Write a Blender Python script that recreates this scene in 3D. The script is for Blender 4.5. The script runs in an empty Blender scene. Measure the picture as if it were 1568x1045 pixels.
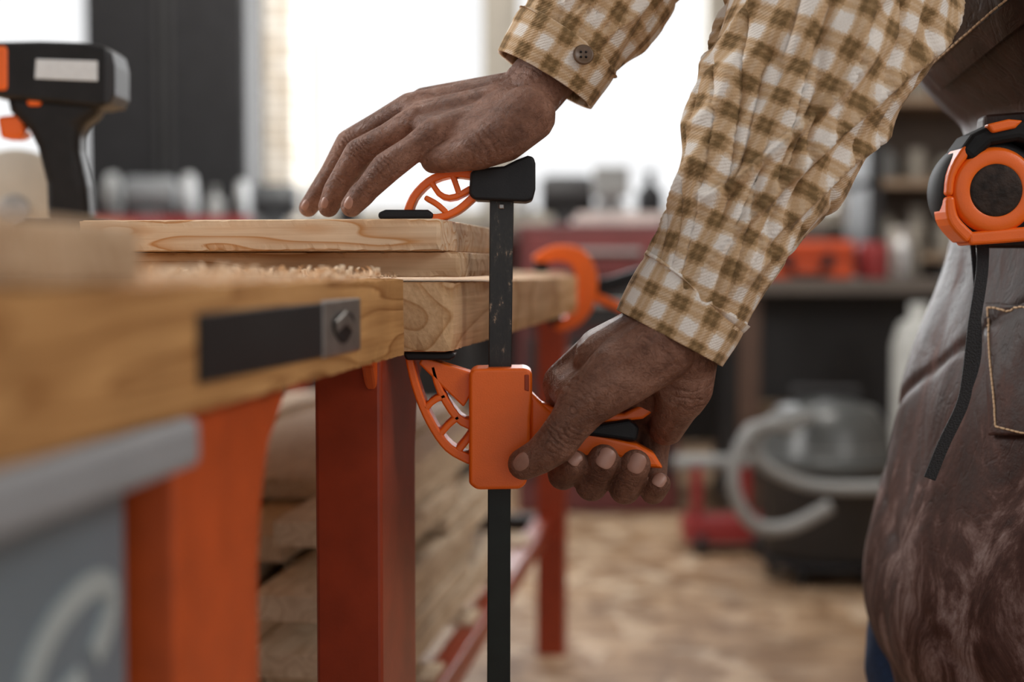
import bpy, bmesh, math, random
from mathutils import Vector, Matrix, noise
from mathutils.bvhtree import BVHTree
random.seed(7)
S=bpy.context.scene
try:
    S.view_settings.view_transform='Standard'
    S.view_settings.look='None'
    S.view_settings.exposure=0.0
except Exception as e: print(e)

# ---------------------------------------------------------------- camera
ZC=0.82; F=2178.0; PHI=math.atan(110/F)
cam=bpy.data.cameras.new('camera'); camo=bpy.data.objects.new('camera',cam)
S.collection.objects.link(camo); S.camera=camo
camo.location=(0,0,ZC); camo.rotation_euler=(math.pi/2-PHI,0,0)
cam.lens=50; cam.sensor_width=36; cam.clip_start=0.02
cam.dof.use_dof=True; cam.dof.focus_distance=1.0; cam.dof.aperture_fstop=3.1

# pixel helper: point at forward distance d (metres) on an image pixel's camera ray
def T(u,v,d):
    cx=(u-784)/F; cz=-(v-522.5)/F
    y=math.cos(PHI)+math.sin(PHI)*cz; z=-math.sin(PHI)+math.cos(PHI)*cz
    k=d/y
    return Vector((cx*k,d,ZC+z*k))
# bench frame (bench stands turned 8 deg): s along bench, t across
BA=math.atan(.14); sa,ca=math.sin(BA),math.cos(BA)
def B(s,t,z): return Vector((-.0715+s*sa-t*ca,.95+s*ca+t*sa,z))
def I(x,y,z): return Vector((x,y,z))

# ---------------------------------------------------------------- materials
def newmat(name):
    m=bpy.data.materials.new(name); m.use_nodes=True
    nt=m.node_tree; b=nt.nodes['Principled BSDF']; return m,nt,b
def N(nt,t,**k):
    n=nt.nodes.new(t)
    for a,v in k.items():
        if a in n.inputs: n.inputs[a].default_value=v
        else: setattr(n,a,v)
    return n
def ramp(nt,stops,interp='LINEAR'):
    r=nt.nodes.new('ShaderNodeValToRGB'); e=r.color_ramp; e.interpolation=interp
    while len(e.elements)>1: e.elements.remove(e.elements[-1])
    e.elements[0].position=stops[0][0]; e.elements[0].color=(*stops[0][1],1)
    for p,c in stops[1:]:
        x=e.elements.new(p); x.color=(*c,1)
    return r
def pmat(name,col,rough=.5,metal=0,var=.12,vs=12,bump=0,bs=250,sub=0,coat=0,spec=None):
    m,nt,b=newmat(name)
    tc=N(nt,'ShaderNodeTexCoord'); n=N(nt,'ShaderNodeTexNoise',Scale=vs,Detail=5.0)
    nt.links.new(tc.outputs['Object'],n.inputs['Vector'])
    r=ramp(nt,[(.3,[c*(1-var) for c in col]),(.7,[min(1,c*(1+var)) for c in col])])
    nt.links.new(n.outputs['Fac'],r.inputs['Fac']); nt.links.new(r.outputs['Color'],b.inputs['Base Color'])
    b.inputs['Roughness'].default_value=rough; b.inputs['Metallic'].default_value=metal
    if spec is not None: b.inputs['Specular IOR Level'].default_value=spec
    if coat: b.inputs['Coat Weight'].default_value=coat
    if bump:
        n2=N(nt,'ShaderNodeTexNoise',Scale=bs,Detail=4.0); nt.links.new(tc.outputs['Object'],n2.inputs['Vector'])
        bp=N(nt,'ShaderNodeBump',Strength=bump,Distance=.002); nt.links.new(n2.outputs['Fac'],bp.inputs['Height'])
        nt.links.new(bp.outputs['Normal'],b.inputs['Normal'])
    return m
def wood(name,light,dark,rot,rough=.75,sc=1.0,contrast=1.0,along=4.0,across=26.0,dist=3.0):
    m,nt,b=newmat(name); L=nt.links.new
    tc=N(nt,'ShaderNodeTexCoord')
    m1=N(nt,'ShaderNodeMapping'); m1.inputs['Rotation'].default_value=(0,0,rot)
    m2=N(nt,'ShaderNodeMapping'); m2.inputs['Scale'].default_value=(along*sc,across*sc,across*sc)
    L(tc.outputs['Object'],m1.inputs['Vector']); L(m1.outputs['Vector'],m2.inputs['Vector'])
    f=N(nt,'ShaderNodeTexNoise',Scale=1.0,Detail=1.0); L(m2.outputs['Vector'],f.inputs['Vector'])
    k=N(nt,'ShaderNodeMath',operation='MULTIPLY'); k.inputs[1].default_value=dist*3; L(f.outputs['Fac'],k.inputs[0])
    fr=N(nt,'ShaderNodeMath',operation='FRACT'); L(k.outputs[0],fr.inputs[0])
    m3=N(nt,'ShaderNodeMapping'); m3.inputs['Scale'].default_value=(10*sc,300*sc,300*sc); L(m1.outputs['Vector'],m3.inputs['Vector'])
    n=N(nt,'ShaderNodeTexNoise',Scale=1.0,Detail=6.0); L(m3.outputs['Vector'],n.inputs['Vector'])
    mid=[(a+c)/2 for a,c in zip(light,dark)]
    r1=ramp(nt,[(.0,light),(.40,light),(.8,mid),(.92,dark),(1,light)]); L(fr.outputs[0],r1.inputs['Fac'])
    r2=ramp(nt,[(.3,(1,1,1)),(.75,(.78,.72,.66))]); L(n.outputs['Fac'],r2.inputs['Fac'])
    mx=N(nt,'ShaderNodeMix',data_type='RGBA',blend_type='MULTIPLY'); mx.inputs[0].default_value=.8*contrast
    L(r1.outputs['Color'],mx.inputs[6]); L(r2.outputs['Color'],mx.inputs[7])
    g=N(nt,'ShaderNodeTexNoise',Scale=14.0,Detail=5.0); L(tc.outputs['Object'],g.inputs['Vector'])
    r3=ramp(nt,[(.35,(.80,.78,.76)),(.62,(1,1,1))]); L(g.outputs['Fac'],r3.inputs['Fac'])
    m4=N(nt,'ShaderNodeMix',data_type='RGBA',blend_type='MULTIPLY'); m4.inputs[0].default_value=.8
    L(mx.outputs[2],m4.inputs[6]); L(r3.outputs[0],m4.inputs[7])
    L(m4.outputs[2],b.inputs['Base Color']); b.inputs['Roughness'].default_value=rough
    b.inputs['Specular IOR Level'].default_value=.25
    bp=N(nt,'ShaderNodeBump',Strength=.5,Distance=.001); L(n.outputs['Fac'],bp.inputs['Height']); L(bp.outputs['Normal'],b.inputs['Normal'])
    return m
ra=-(math.pi/2-BA); rb=BA
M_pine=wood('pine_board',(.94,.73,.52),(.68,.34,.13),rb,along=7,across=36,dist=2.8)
M_pine_shaded=wood('pine_board_shaded',(.78,.56,.36),(.50,.28,.13),rb,dist=2.4)  # pine darkened: shade under the upper board is put into the colour
M_jaw=wood('bench_wood',(.64,.36,.145),(.34,.15,.045),ra,rough=.75,along=4,across=44,dist=2.4,contrast=1.2)
M_jaw2=wood('bench_wood_pale',(.80,.54,.31),(.56,.31,.14),ra,along=2.5,across=13,dist=3.2)
M_pale=wood('pale_wood',(.68,.50,.34),(.50,.33,.19),rb)
M_stack=wood('stack_wood',(.84,.72,.56),(.60,.46,.31),ra)
M_bench_shaded=pmat('orange_steel_shaded',(.30,.040,.013),.36,var=.16,vs=30,bump=.05,bs=300)  # bench steel with shade put into its colour
M_bench_lit=pmat('orange_steel_lit',(.56,.088,.013),.45,var=.16,vs=30)  # same bench steel, brighter: the light on it is put into the colour
M_or=pmat('orange_plastic',(.94,.155,.008),.36,var=.04,vs=60,bump=.08,bs=900)
M_blk=pmat('black_plastic',(.010,.010,.012),.5,var=.3,vs=60,bump=.1,bs=900,spec=.35)
M_barlo=pmat('dark_green_bar',(.006,.010,.008),.45,var=.3,vs=60,spec=.4)
M_steel=pmat('steel',(.42,.41,.40),.4,metal=.9,var=.2,vs=60)
M_white=pmat('white_label',(.78,.86,.94),.6,var=.04,vs=150)
M_grey=pmat('grey_cabinet_paint',(.20,.25,.295),.5,var=.1,vs=8)
M_greyl=pmat('grey_rim_paint',(.33,.35,.38),.5,var=.1,vs=8)
M_dark=pmat('dark_paint',(.020,.019,.020),.6,var=.3,vs=5)
M_wall=pmat('dark_grey_wall',(.040,.040,.042),.8,var=.2,vs=2)
M_frame=pmat('window_frame_paint',(.38,.35,.30),.7,var=.05)
M_redbox=pmat('red_paint',(.30,.03,.03),.5)
M_nail=pmat('fingernail',(.38,.20,.15),.42,var=.06,vs=200)
M_jeans=pmat('blue_denim',(.02,.07,.20),.8,var=.3,vs=300,bump=.3,bs=1200)
M_thread=pmat('tan_thread',(.62,.42,.25),.7)
M_web=pmat('black_webbing',(.012,.012,.014),.7,bump=.6,bs=700)
M_button=pmat('horn_button',(.14,.085,.05),.35,var=.3,vs=200)
M_shav=pmat('wood_shaving',(.88,.68,.48),.85,var=.12,vs=80)
M_hair=pmat('black_hair',(.01,.009,.008),.8,bump=1,bs=600)
M_hose=pmat('grey_hose',(.28,.29,.29),.5,var=.1)

def barmat():
    m,nt,b=newmat('worn_black_bar'); L=nt.links.new
    tc=N(nt,'ShaderNodeTexCoord'); mp=N(nt,'ShaderNodeMapping'); mp.inputs['Scale'].default_value=(150,150,70)
    L(tc.outputs['Object'],mp.inputs['Vector'])
    n=N(nt,'ShaderNodeTexNoise',Scale=1.0,Detail=8.0,Roughness=.75); L(mp.outputs['Vector'],n.inputs['Vector'])
    r=ramp(nt,[(.3,(.006,.006,.006)),(.52,(.016,.014,.012)),(.595,(.04,.032,.026)),(.625,(.30,.21,.14)),(1,(.4,.3,.2))]); L(n.outputs['Fac'],r.inputs['Fac'])
    L(r.outputs[0],b.inputs['Base Color']); b.inputs['Roughness'].default_value=.4
    bp=N(nt,'ShaderNodeBump',Strength=.4,Distance=.0006); L(n.outputs['Fac'],bp.inputs['Height']); L(bp.outputs['Normal'],b.inputs['Normal'])
    return m
M_bar=barmat()

def skinmat():
    m,nt,b=newmat('brown_skin'); L=nt.links.new
    tc=N(nt,'ShaderNodeTexCoord')
    n=N(nt,'ShaderNodeTexNoise',Scale=26.0,Detail=8.0,Roughness=.7); L(tc.outputs['Object'],n.inputs['Vector'])
    r=ramp(nt,[(.32,(.140,.054,.030)),(.5,(.260,.118,.074)),(.70,(.42,.222,.155))]); L(n.outputs['Fac'],r.inputs['Fac'])
    v=N(nt,'ShaderNodeTexVoronoi',Scale=480.0,feature='DISTANCE_TO_EDGE'); 
    nz=N(nt,'ShaderNodeTexNoise',Scale=90.0,Detail=3.0); L(tc.outputs['Object'],nz.inputs['Vector'])
    mx=N(nt,'ShaderNodeMix',data_type='VECTOR'); mx.inputs[0].default_value=.02
    L(tc.outputs['Object'],mx.inputs[4]); L(nz.outputs['Color'],mx.inputs[5]); L(mx.outputs[1],v.inputs['Vector'])
    n2=N(nt,'ShaderNodeTexNoise',Scale=150.0,Detail=8.0,Roughness=.65,Distortion=2.0); L(tc.outputs['Object'],n2.inputs['Vector'])
    rd=ramp(nt,[(.36,(.56,.49,.45)),(.5,(1,1,1))]); L(n2.outputs['Fac'],rd.inputs['Fac'])
    # fine line creases: thin dark contours
    n3=N(nt,'ShaderNodeTexNoise',Scale=70.0,Detail=4.0,Distortion=1.0); L(tc.outputs['Object'],n3.inputs['Vector'])
    rl=ramp(nt,[(.47,(1,1,1)),(.495,(.0,.0,.0)),(.52,(1,1,1))]); L(n3.outputs['Fac'],rl.inputs['Fac'])
    mm=N(nt,'ShaderNodeMix',data_type='RGBA',blend_type='MULTIPLY'); mm.inputs[0].default_value=.7
    L(r.outputs['Color'],mm.inputs[6]); L(rd.outputs[0],mm.inputs[7]); L(mm.outputs[2],b.inputs['Base Color'])
    bp=N(nt,'ShaderNodeBump',Strength=.7,Distance=.0008); L(v.outputs['Distance'],bp.inputs['Height'])
    bp2=N(nt,'ShaderNodeBump',Strength=.9,Distance=.0026); L(n2.outputs['Fac'],bp2.inputs['Height']); L(bp.outputs['Normal'],bp2.inputs['Normal'])
    bp3=N(nt,'ShaderNodeBump',Strength=.35,Distance=.0007); L(rl.outputs[0],bp3.inputs['Height']); L(bp2.outputs['Normal'],bp3.inputs['Normal'])
    L(bp3.outputs['Normal'],b.inputs['Normal'])
    b.inputs['Roughness'].default_value=.48; b.inputs['Specular IOR Level'].default_value=.5
    return m
M_skin=skinmat()

def plaid():
    m,nt,b=newmat('plaid_flannel'); L=nt.links.new
    uv=N(nt,'ShaderNodeUVMap'); sp=N(nt,'ShaderNodeSeparateXYZ')
    tcn=N(nt,'ShaderNodeTexNoise',Scale=60.0,Detail=2.0); tco=N(nt,'ShaderNodeTexCoord'); L(tco.outputs['Object'],tcn.inputs['Vector'])
    fz=N(nt,'ShaderNodeTexNoise',Scale=900.0,Detail=2.0); L(tco.outputs['Object'],fz.inputs['Vector'])
    L(uv.outputs['UV'],sp.inputs['Vector'])
    cols=[]
    g=lambda v:(v,v,v)
    st=[(0,g(1)),(.38,g(1)),(.43,g(.55)),(.50,g(.50)),(.55,g(.08)),(.66,g(.10)),(.70,g(.30)),(.76,g(.30)),(.80,g(.10)),(.88,g(.08)),(.93,g(.5)),(.96,g(.55)),(1,g(1))]
    for o,per in (('X',.0250),('Y',.0225)):
        d=N(nt,'ShaderNodeMath',operation='MULTIPLY'); d.inputs[1].default_value=1/per; L(sp.outputs[o],d.inputs[0])
        wob=N(nt,'ShaderNodeMath',operation='MULTIPLY_ADD'); L(tcn.outputs['Fac'],wob.inputs[0]); wob.inputs[1].default_value=.14; L(d.outputs[0],wob.inputs[2])
        wo2=N(nt,'ShaderNodeMath',operation='MULTIPLY_ADD'); L(fz.outputs['Fac'],wo2.inputs[0]); wo2.inputs[1].default_value=.14; L(wob.outputs[0],wo2.inputs[2])
        fr=N(nt,'ShaderNodeMath',operation='FRACT'); L(wo2.outputs[0],fr.inputs[0])
        r=ramp(nt,st); L(fr.outputs[0],r.inputs['Fac']); cols.append(r)
    ad=N(nt,'ShaderNodeMix',data_type='RGBA'); ad.inputs[0].default_value=.5
    L(cols[0].outputs[0],ad.inputs[6]); L(cols[1].outputs[0],ad.inputs[7])
    fin=ramp(nt,[(0,(.14,.088,.038)),(.22,(.28,.175,.08)),(.5,(.56,.37,.205)),(.74,(.70,.54,.38)),(1,(.87,.82,.76))])
    L(ad.outputs[2],fin.inputs['Fac'])
    L(fin.outputs[0],b.inputs['Base Color'])
    w=N(nt,'ShaderNodeTexWave'); w.inputs['Scale'].default_value=220; w.bands_direction='DIAGONAL'
    L(uv.outputs['UV'],w.inputs['Vector'])
    bp=N(nt,'ShaderNodeBump',Strength=.35,Distance=.0006); L(w.outputs['Fac'],bp.inputs['Height'])
    bp2=N(nt,'ShaderNodeBump',Strength=.5,Distance=.0008); L(fz.outputs['Fac'],bp2.inputs['Height']); L(bp.outputs['Normal'],bp2.inputs['Normal'])
    L(bp2.outputs['Normal'],b.inputs['Normal'])
    b.inputs['Roughness'].default_value=.92; b.inputs['Specular IOR Level'].default_value=.2
    b.inputs['Sheen Weight'].default_value=.1
    return m
M_plaid=plaid()

def leather():
    m,nt,b=newmat('brown_leather'); L=nt.links.new
    tc=N(nt,'ShaderNodeTexCoord')
    mp=N(nt,'ShaderNodeMapping'); mp.inputs['Scale'].default_value=(1.6,1.6,.7); mp.inputs['Rotation'].default_value=(0,.35,0); L(tc.outputs['Object'],mp.inputs['Vector'])
    n=N(nt,'ShaderNodeTexNoise',Scale=14.0,Detail=10.0,Roughness=.74,Distortion=.9); L(mp.outputs['Vector'],n.inputs['Vector'])
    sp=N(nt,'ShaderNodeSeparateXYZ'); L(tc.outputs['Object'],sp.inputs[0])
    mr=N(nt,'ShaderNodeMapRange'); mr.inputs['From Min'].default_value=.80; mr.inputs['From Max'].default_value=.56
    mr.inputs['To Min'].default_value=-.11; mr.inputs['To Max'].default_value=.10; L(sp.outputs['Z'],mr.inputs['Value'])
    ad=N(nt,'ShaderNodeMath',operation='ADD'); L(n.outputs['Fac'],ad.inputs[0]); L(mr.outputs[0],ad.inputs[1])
    r=ramp(nt,[(.35,(.022,.008,.005)),(.50,(.050,.018,.012)),(.57,(.085,.037,.028)),(.63,(.19,.115,.10)),(.72,(.36,.27,.25))]); L(ad.outputs[0],r.inputs['Fac'])
    L(r.outputs['Color'],b.inputs['Base Color'])
    n2=N(nt,'ShaderNodeTexNoise',Scale=150.0,Detail=8.0,Roughness=.65); L(tc.outputs['Object'],n2.inputs['Vector'])
    bp=N(nt,'ShaderNodeBump',Strength=.45,Distance=.0016); L(n2.outputs['Fac'],bp.inputs['Height'])
    n3=N(nt,'ShaderNodeTexNoise',Scale=20.0,Detail=4.0,Distortion=1.2); L(mp.outputs['Vector'],n3.inputs['Vector'])
    rc=ramp(nt,[(.47,(1,1,1)),(.5,(0,0,0)),(.53,(1,1,1))]); L(n3.outputs['Fac'],rc.inputs['Fac'])
    bp2=N(nt,'ShaderNodeBump',Strength=.18,Distance=.0025); L(rc.outputs[0],bp2.inputs['Height']); L(bp.outputs['Normal'],bp2.inputs['Normal'])
    L(bp2.outputs['Normal'],b.inputs['Normal'])
    rr=ramp(nt,[(.4,(.48,)*3),(.65,(.8,)*3)]); L(ad.outputs[0],rr.inputs['Fac']); L(rr.outputs[0],b.inputs['Roughness'])
    b.inputs['Specular IOR Level'].default_value=.38
    return m
M_leather=leather()

def brickmat(name,c1,c2,mo,rot=(math.pi/2,0,0)):
    m,nt,b=newmat(name); L=nt.links.new
    tc=N(nt,'ShaderNodeTexCoord'); mp=N(nt,'ShaderNodeMapping'); mp.inputs['Rotation'].default_value=rot
    L(tc.outputs['Object'],mp.inputs['Vector'])
    br=N(nt,'ShaderNodeTexBrick'); br.inputs['Scale'].default_value=4.0
    br.inputs['Color1'].default_value=(*c1,1); br.inputs['Color2'].default_value=(*c2,1); br.inputs['Mortar'].default_value=(*mo,1)
    L(mp.outputs['Vector'],br.inputs['Vector']); L(br.outputs['Color'],b.inputs['Base Color']); b.inputs['Roughness'].default_value=.9
    return m
M_brickw=brickmat('pale_brick',(.94,.90,.83),(.76,.68,.57),(.36,.30,.24))
M_brickb=brickmat('brown_brick',(.24,.175,.13),(.30,.225,.17),(.33,.29,.25))

def osb():
    m,nt,b=newmat('osb_floor'); L=nt.links.new
    tc=N(nt,'ShaderNodeTexCoord')
    vs=[]
    wv=N(nt,'ShaderNodeTexNoise',Scale=9.0,Detail=2.0); L(tc.outputs['Object'],wv.inputs['Vector'])
    for rot,sc in ((.4,(11,26,1)),(-.9,(22,9,1))):
        mp=N(nt,'ShaderNodeMapping'); mp.inputs['Scale'].default_value=sc; mp.inputs['Rotation'].default_value=(0,0,rot)
        ad=N(nt,'ShaderNodeMix',data_type='VECTOR'); ad.inputs[0].default_value=.12; L(tc.outputs['Object'],ad.inputs[4]); L(wv.outputs['Color'],ad.inputs[5])
        L(ad.outputs[1],mp.inputs['Vector'])
        v=N(nt,'ShaderNodeTexVoronoi',Scale=1.0); L(mp.outputs['Vector'],v.inputs['Vector'])
        sp=N(nt,'ShaderNodeSeparateXYZ'); L(v.outputs['Color'],sp.inputs[0])
        r=ramp(nt,[(0,(.22,.125,.07)),(.45,(.42,.27,.155)),(.8,(.60,.42,.27)),(1,(.86,.72,.56))]); L(sp.outputs['X'],r.inputs['Fac']); vs.append(r)
    mm=N(nt,'ShaderNodeMix',data_type='RGBA'); mm.inputs[0].default_value=.5; L(vs[0].outputs[0],mm.inputs[6]); L(vs[1].outputs[0],mm.inputs[7])
    n=N(nt,'ShaderNodeTexNoise',Scale=2.6,Detail=6.0); L(tc.outputs['Object'],n.inputs['Vector'])
    r2=ramp(nt,[(.35,(.62,.58,.55)),(.65,(1,1,1))]); L(n.outputs['Fac'],r2.inputs['Fac'])
    mx=N(nt,'ShaderNodeMix',data_type='RGBA',blend_type='MULTIPLY'); mx.inputs[0].default_value=1
    L(mm.outputs[2],mx.inputs[6]); L(r2.outputs[0],mx.inputs[7]); L(mx.outputs[2],b.inputs['Base Color'])
    b.inputs['Roughness'].default_value=.6
    return m
M_osb=osb()

# ---------------------------------------------------------------- geometry helpers
def empty(name):
    e=bpy.data.objects.new(name,None); e.empty_display_size=.05; S.collection.objects.link(e); return e
def finish(name,bm,mat,parent=None,bevel=0,seg=2,smooth=False,recalc=True):
    if recalc: bmesh.ops.recalc_face_normals(bm,faces=bm.faces)
    me=bpy.data.meshes.new(name); bm.to_mesh(me); bm.free()
    if mat: me.materials.append(mat)
    o=bpy.data.objects.new(name,me); S.collection.objects.link(o)
    if bevel:
        md=o.modifiers.new('bevel','BEVEL'); md.width=bevel; md.segments=seg; md.limit_method='ANGLE'; md.angle_limit=.6
        md.harden_normals=False
    if smooth:
        for p in me.polygons: p.use_smooth=True
    if parent: o.parent=parent
    return o
def addbox(bm,fn,a0,a1,b0,b1,c0,c1):
    vs=[bm.verts.new(fn(a,b,c)) for a in (a0,a1) for b in (b0,b1) for c in (c0,c1)]
    for f in ((0,1,3,2),(4,6,7,5),(0,4,5,1),(2,3,7,6),(0,2,6,4),(1,5,7,3)): bm.faces.new([vs[i] for i in f])
def boxes(name,fn,lst,mat,parent=None,bevel=.002,seg=2):
    bm=bmesh.new()
    for b in lst: addbox(bm,fn,*b)
    return finish(name,bm,mat,parent,bevel,seg)
def roughboard(name,s0,s1,t0,t1,z0,z1,mat,chip=.0008,step=.004,seed=0,parent=None):
    ns=max(4,int((s1-s0)/step)); nt_=max(4,int((t1-t0)/step)); nz=4
    bm=bmesh.new(); V={}
    def vert(i,j,k):
        if (i,j,k) in V: return V[i,j,k]
        s=s0+(s1-s0)*i/ns; t=t0+(t1-t0)*j/nt_; z=z0+(z1-z0)*k/nz
        es=(i in (0,ns)); et=(j in (0,nt_)); ez=(k in (0,nz))
        e=es+et+ez
        if e>=2:
            q=Vector((s*160+seed,t*160,z*160)); a=chip*(.5+1.6*max(0,noise.noise(q))+.9*abs(noise.noise(q*3)))
            sx=(a if i==0 else -a) if es else 0; ty=(a if j==0 else -a) if et else 0; zz=(a if k==0 else -a) if ez else 0
            s+=sx; t+=ty; z+=zz
        V[i,j,k]=bm.verts.new(B(s,t,z)); return V[i,j,k]
    for i in range(ns):
        for j in range(nt_):
            for k in (0,nz): bm.faces.new([vert(i,j,k),vert(i+1,j,k),vert(i+1,j+1,k),vert(i,j+1,k)])
    for i in range(ns):
        for k in range(nz):
            for j in (0,nt_): bm.faces.new([vert(i,j,k),vert(i+1,j,k),vert(i+1,j,k+1),vert(i,j,k+1)])
    for j in range(nt_):
        for k in range(nz):
            for i in (0,ns): bm.faces.new([vert(i,j,k),vert(i,j+1,k),vert(i,j+1,k+1),vert(i,j,k+1)])
    return finish(name,bm,mat,parent)
def addprism(bm,pts0,pts1):
    n=len(pts0)
    a=[bm.verts.new(p) for p in pts0]; b=[bm.verts.new(p) for p in pts1]
    bm.faces.new(a); bm.faces.new(b[::-1])
    for i in range(n): bm.faces.new((a[i],a[(i+1)%n],b[(i+1)%n],b[i]))
def prism(name,polys,d,th,mat,parent=None,bevel=.0015,seg=3):
    bm=bmesh.new()
    for pts in polys:
        p=[T(u,v,d) for u,v in pts]; addprism(bm,p,[q+Vector((0,th,0)) for q in p])
    return finish(name,bm,mat,parent,bevel,seg)
def cr(pts,n):
    P=[pts[0]]+list(pts)+[pts[-1]]; out=[]
    m=len(pts)-1
    for i in range(n):
        x=i/(n-1)*m; k=min(int(x),m-1); t=x-k
        p0,p1,p2,p3=P[k],P[k+1],P[k+2],P[k+3]
        out.append(tuple(.5*((2*b)+(-a+c)*t+(2*a-5*b+4*c-d)*t*t+(-a+3*b-3*c+d)*t**3) for a,b,c,d in zip(p0,p1,p2,p3)))
    return out
def ribbon(path,n=14):
    q=cr(path,n); L=[];R=[]
    for i,(u,v,w) in enumerate(q):
        a=q[max(0,i-1)]; b=q[min(n-1,i+1)]
        dx,dy=b[0]-a[0],b[1]-a[1]; l=math.hypot(dx,dy) or 1
        nx,ny=-dy/l,dx/l
        L.append((u+nx*w/2,v+ny*w/2)); R.append((u-nx*w/2,v-ny*w/2))
    return L+R[::-1]
def curve(name,pts,r,mat,parent=None,n=60,res=4):
    c=bpy.data.curves.new(name,'CURVE'); c.dimensions='3D'; c.bevel_depth=r; c.bevel_resolution=res; c.use_fill_caps=True
    q=cr([tuple(p) for p in pts],n); sp=c.splines.new('POLY'); sp.points.add(len(q)-1)
    for i,p in enumerate(q): sp.points[i].co=(*p,1)
    c.materials.append(mat); o=bpy.data.objects.new(name,c); S.collection.objects.link(o)
    if parent: o.parent=parent
    return o
SPH=[]
for i in range(90):
    y=1-2*(i+.5)/90; r=math.sqrt(1-y*y); a=i*2.399963
    SPH.append(Vector((r*math.cos(a),y,r*math.sin(a))))
def hull(out,blobs):
    bm=bmesh.new()
    for p,r in blobs:
        if not hasattr(r,'__len__'): r=(r,r,r)
        for s in SPH: bm.verts.new(Vector(p)+Vector((s.x*r[0],s.y*r[1],s.z*r[2])))
    g=bmesh.ops.convex_hull(bm,input=bm.verts)
    dead=[v for v in bm.verts if not v.link_faces]
    bmesh.ops.delete(bm,geom=dead,context='VERTS')
    bmesh.ops.recalc_face_normals(bm,faces=bm.faces)
    t=bpy.data.meshes.new('t'); bm.to_mesh(t); bm.free(); out.from_mesh(t); bpy.data.meshes.remove(t)
def chain(out,pts):
    for a,b in zip(pts[:-1],pts[1:]):
        hull(out,[(T(*a[:3]),a[3]),(T(*b[:3]),b[3])])
def chainw(out,pts):
    for a,b in zip(pts[:-1],pts[1:]): hull(out,[(a[0],a[1]),(b[0],b[1])])
def remesh(name,bm,mat,parent,vox=.0013,it=6,wr=None):
    o=finish(name+'_raw',bm,mat,None,recalc=False)
    md=o.modifiers.new('r','REMESH'); md.mode='VOXEL'; md.voxel_size=vox; md.use_smooth_shade=True
    ms=o.modifiers.new('s','SMOOTH'); ms.factor=.5; ms.iterations=it
    dg=bpy.context.evaluated_depsgraph_get(); me=bpy.data.meshes.new_from_object(o.evaluated_get(dg))
    me.name=name; bpy.data.objects.remove(o)
    for p in me.polygons: p.use_smooth=True
    if not me.materials: me.materials.append(mat)
    if wr:
        nor=[v.normal.copy() for v in me.vertices]
        for c,ax,rad,amp,wl in wr:
            for v,nn in zip(me.vertices,nor):
                dv=v.co-c
                if dv.length_squared<rad*rad:
                    f=1-dv.length/rad; x=dv.dot(ax)
                    x+=.0028*noise.noise(v.co*120)
                    g=max(0,math.cos(x*2*math.pi/wl))**3
                    v.co-=nn*(1.35*amp*f*g*(.6+.8*abs(noise.noise(v.co*90))))
    n=bpy.data.objects.new(name,me); S.collection.objects.link(n)
    if parent: n.parent=parent
    return n
def lathe(name,prof,center,mat,parent=None,n=40,axis='Z'):
    bm=bmesh.new(); rings=[]
    for r,h in prof:
        ring=[]
        for i in range(n):
            a=2*math.pi*i/n
            v=Vector((r*math.cos(a),r*math.sin(a),h))
            if axis=='Y': v=Vector((v.x,v.z,v.y))
            if axis=='X': v=Vector((v.z,v.x,v.y))
            ring.append(bm.verts.new(Vector(center)+v))
        rings.append(ring)
    for a,b in zip(rings[:-1],rings[1:]):
        for i in range(n): bm.faces.new((a[i],a[(i+1)%n],b[(i+1)%n],b[i]))
    bm.faces.new(rings[0]); bm.faces.new(rings[-1][::-1])
    o=finish(name,bm,mat,parent)
    for p in o.data.polygons: p.use_smooth=len(p.vertices)==4
    md=o.modifiers.new('b','BEVEL'); md.width=.001; md.segments=1; md.limit_method='ANGLE'
    return o

# ================================================================ ROOM
Y1=7.0
boxes('floor',I,[(-3.4,2.8,-2.6,Y1+.2,-.05,0)],M_osb,bevel=0)
boxes('ceiling',I,[(-3.4,2.8,-1.6,Y1+.2,3.3,3.4)],pmat('ceiling_paint',(.45,.44,.42),.9),bevel=0)
boxes('wall_left',I,[(-3.5,-3.4,-2.6,Y1+.2,0,3.3)],M_wall,bevel=0)
boxes('wall_right',I,[(2.8,2.9,-2.6,Y1+.2,0,3.3)],M_brickb,bevel=0)
zs=1.06; zt=3.0
wins=[(-3.1,-1.80),(-.99,-.11),(0.0,.98),(1.10,1.62)]
bl=[(-3.4,2.8,Y1,Y1+.2,0,zs),(-3.4,2.8,Y1,Y1+.2,zt,3.3),(-3.4,-3.1,Y1,Y1+.2,zs,zt),(-1.80,-1.235,Y1,Y1+.2,zs,zt)]
boxes('wall_back',I,bl,M_wall,bevel=0)
boxes('brick_wall_section',I,[(1.62,2.8,Y1-.02,Y1+.2,zs,zt)],M_brickb,bevel=0)
boxes('brick_pillar',I,[(-1.235,-1.03,Y1-.25,Y1+.2,0,3.3)],M_brickw,bevel=.01)
boxes('trim_1',I,[(-.11,0,Y1-.03,Y1+.16,zs,zt),(.98,1.10,Y1-.03,Y1+.16,zs,zt)],M_frame,bevel=.004)
for i,(a,b) in enumerate(wins):
    e=empty('window_%d'%(i+1)); w=.035
    boxes('frame',I,[(a,a+w,Y1+.0,Y1+.12,zs,zt),(b-w,b,Y1+.0,Y1+.12,zs,zt),(a,b,Y1,Y1+.12,zs,zs+.05),(a,b,Y1,Y1+.12,zt-.05,zt),
                     (a,b,Y1+.06,Y1+.09,2.35,2.39)],M_frame,e,bevel=.004)
    boxes('sill',I,[(a-.04,b+.04,Y1-.06,Y1+.02,zs-.03,zs)],M_frame,e,bevel=.004)
e=empty('tall_cabinet')
boxes('carcass',I,[(-1.87,-1.16,6.28,6.72,0,2.95)],M_dark,e,bevel=.01)
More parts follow.
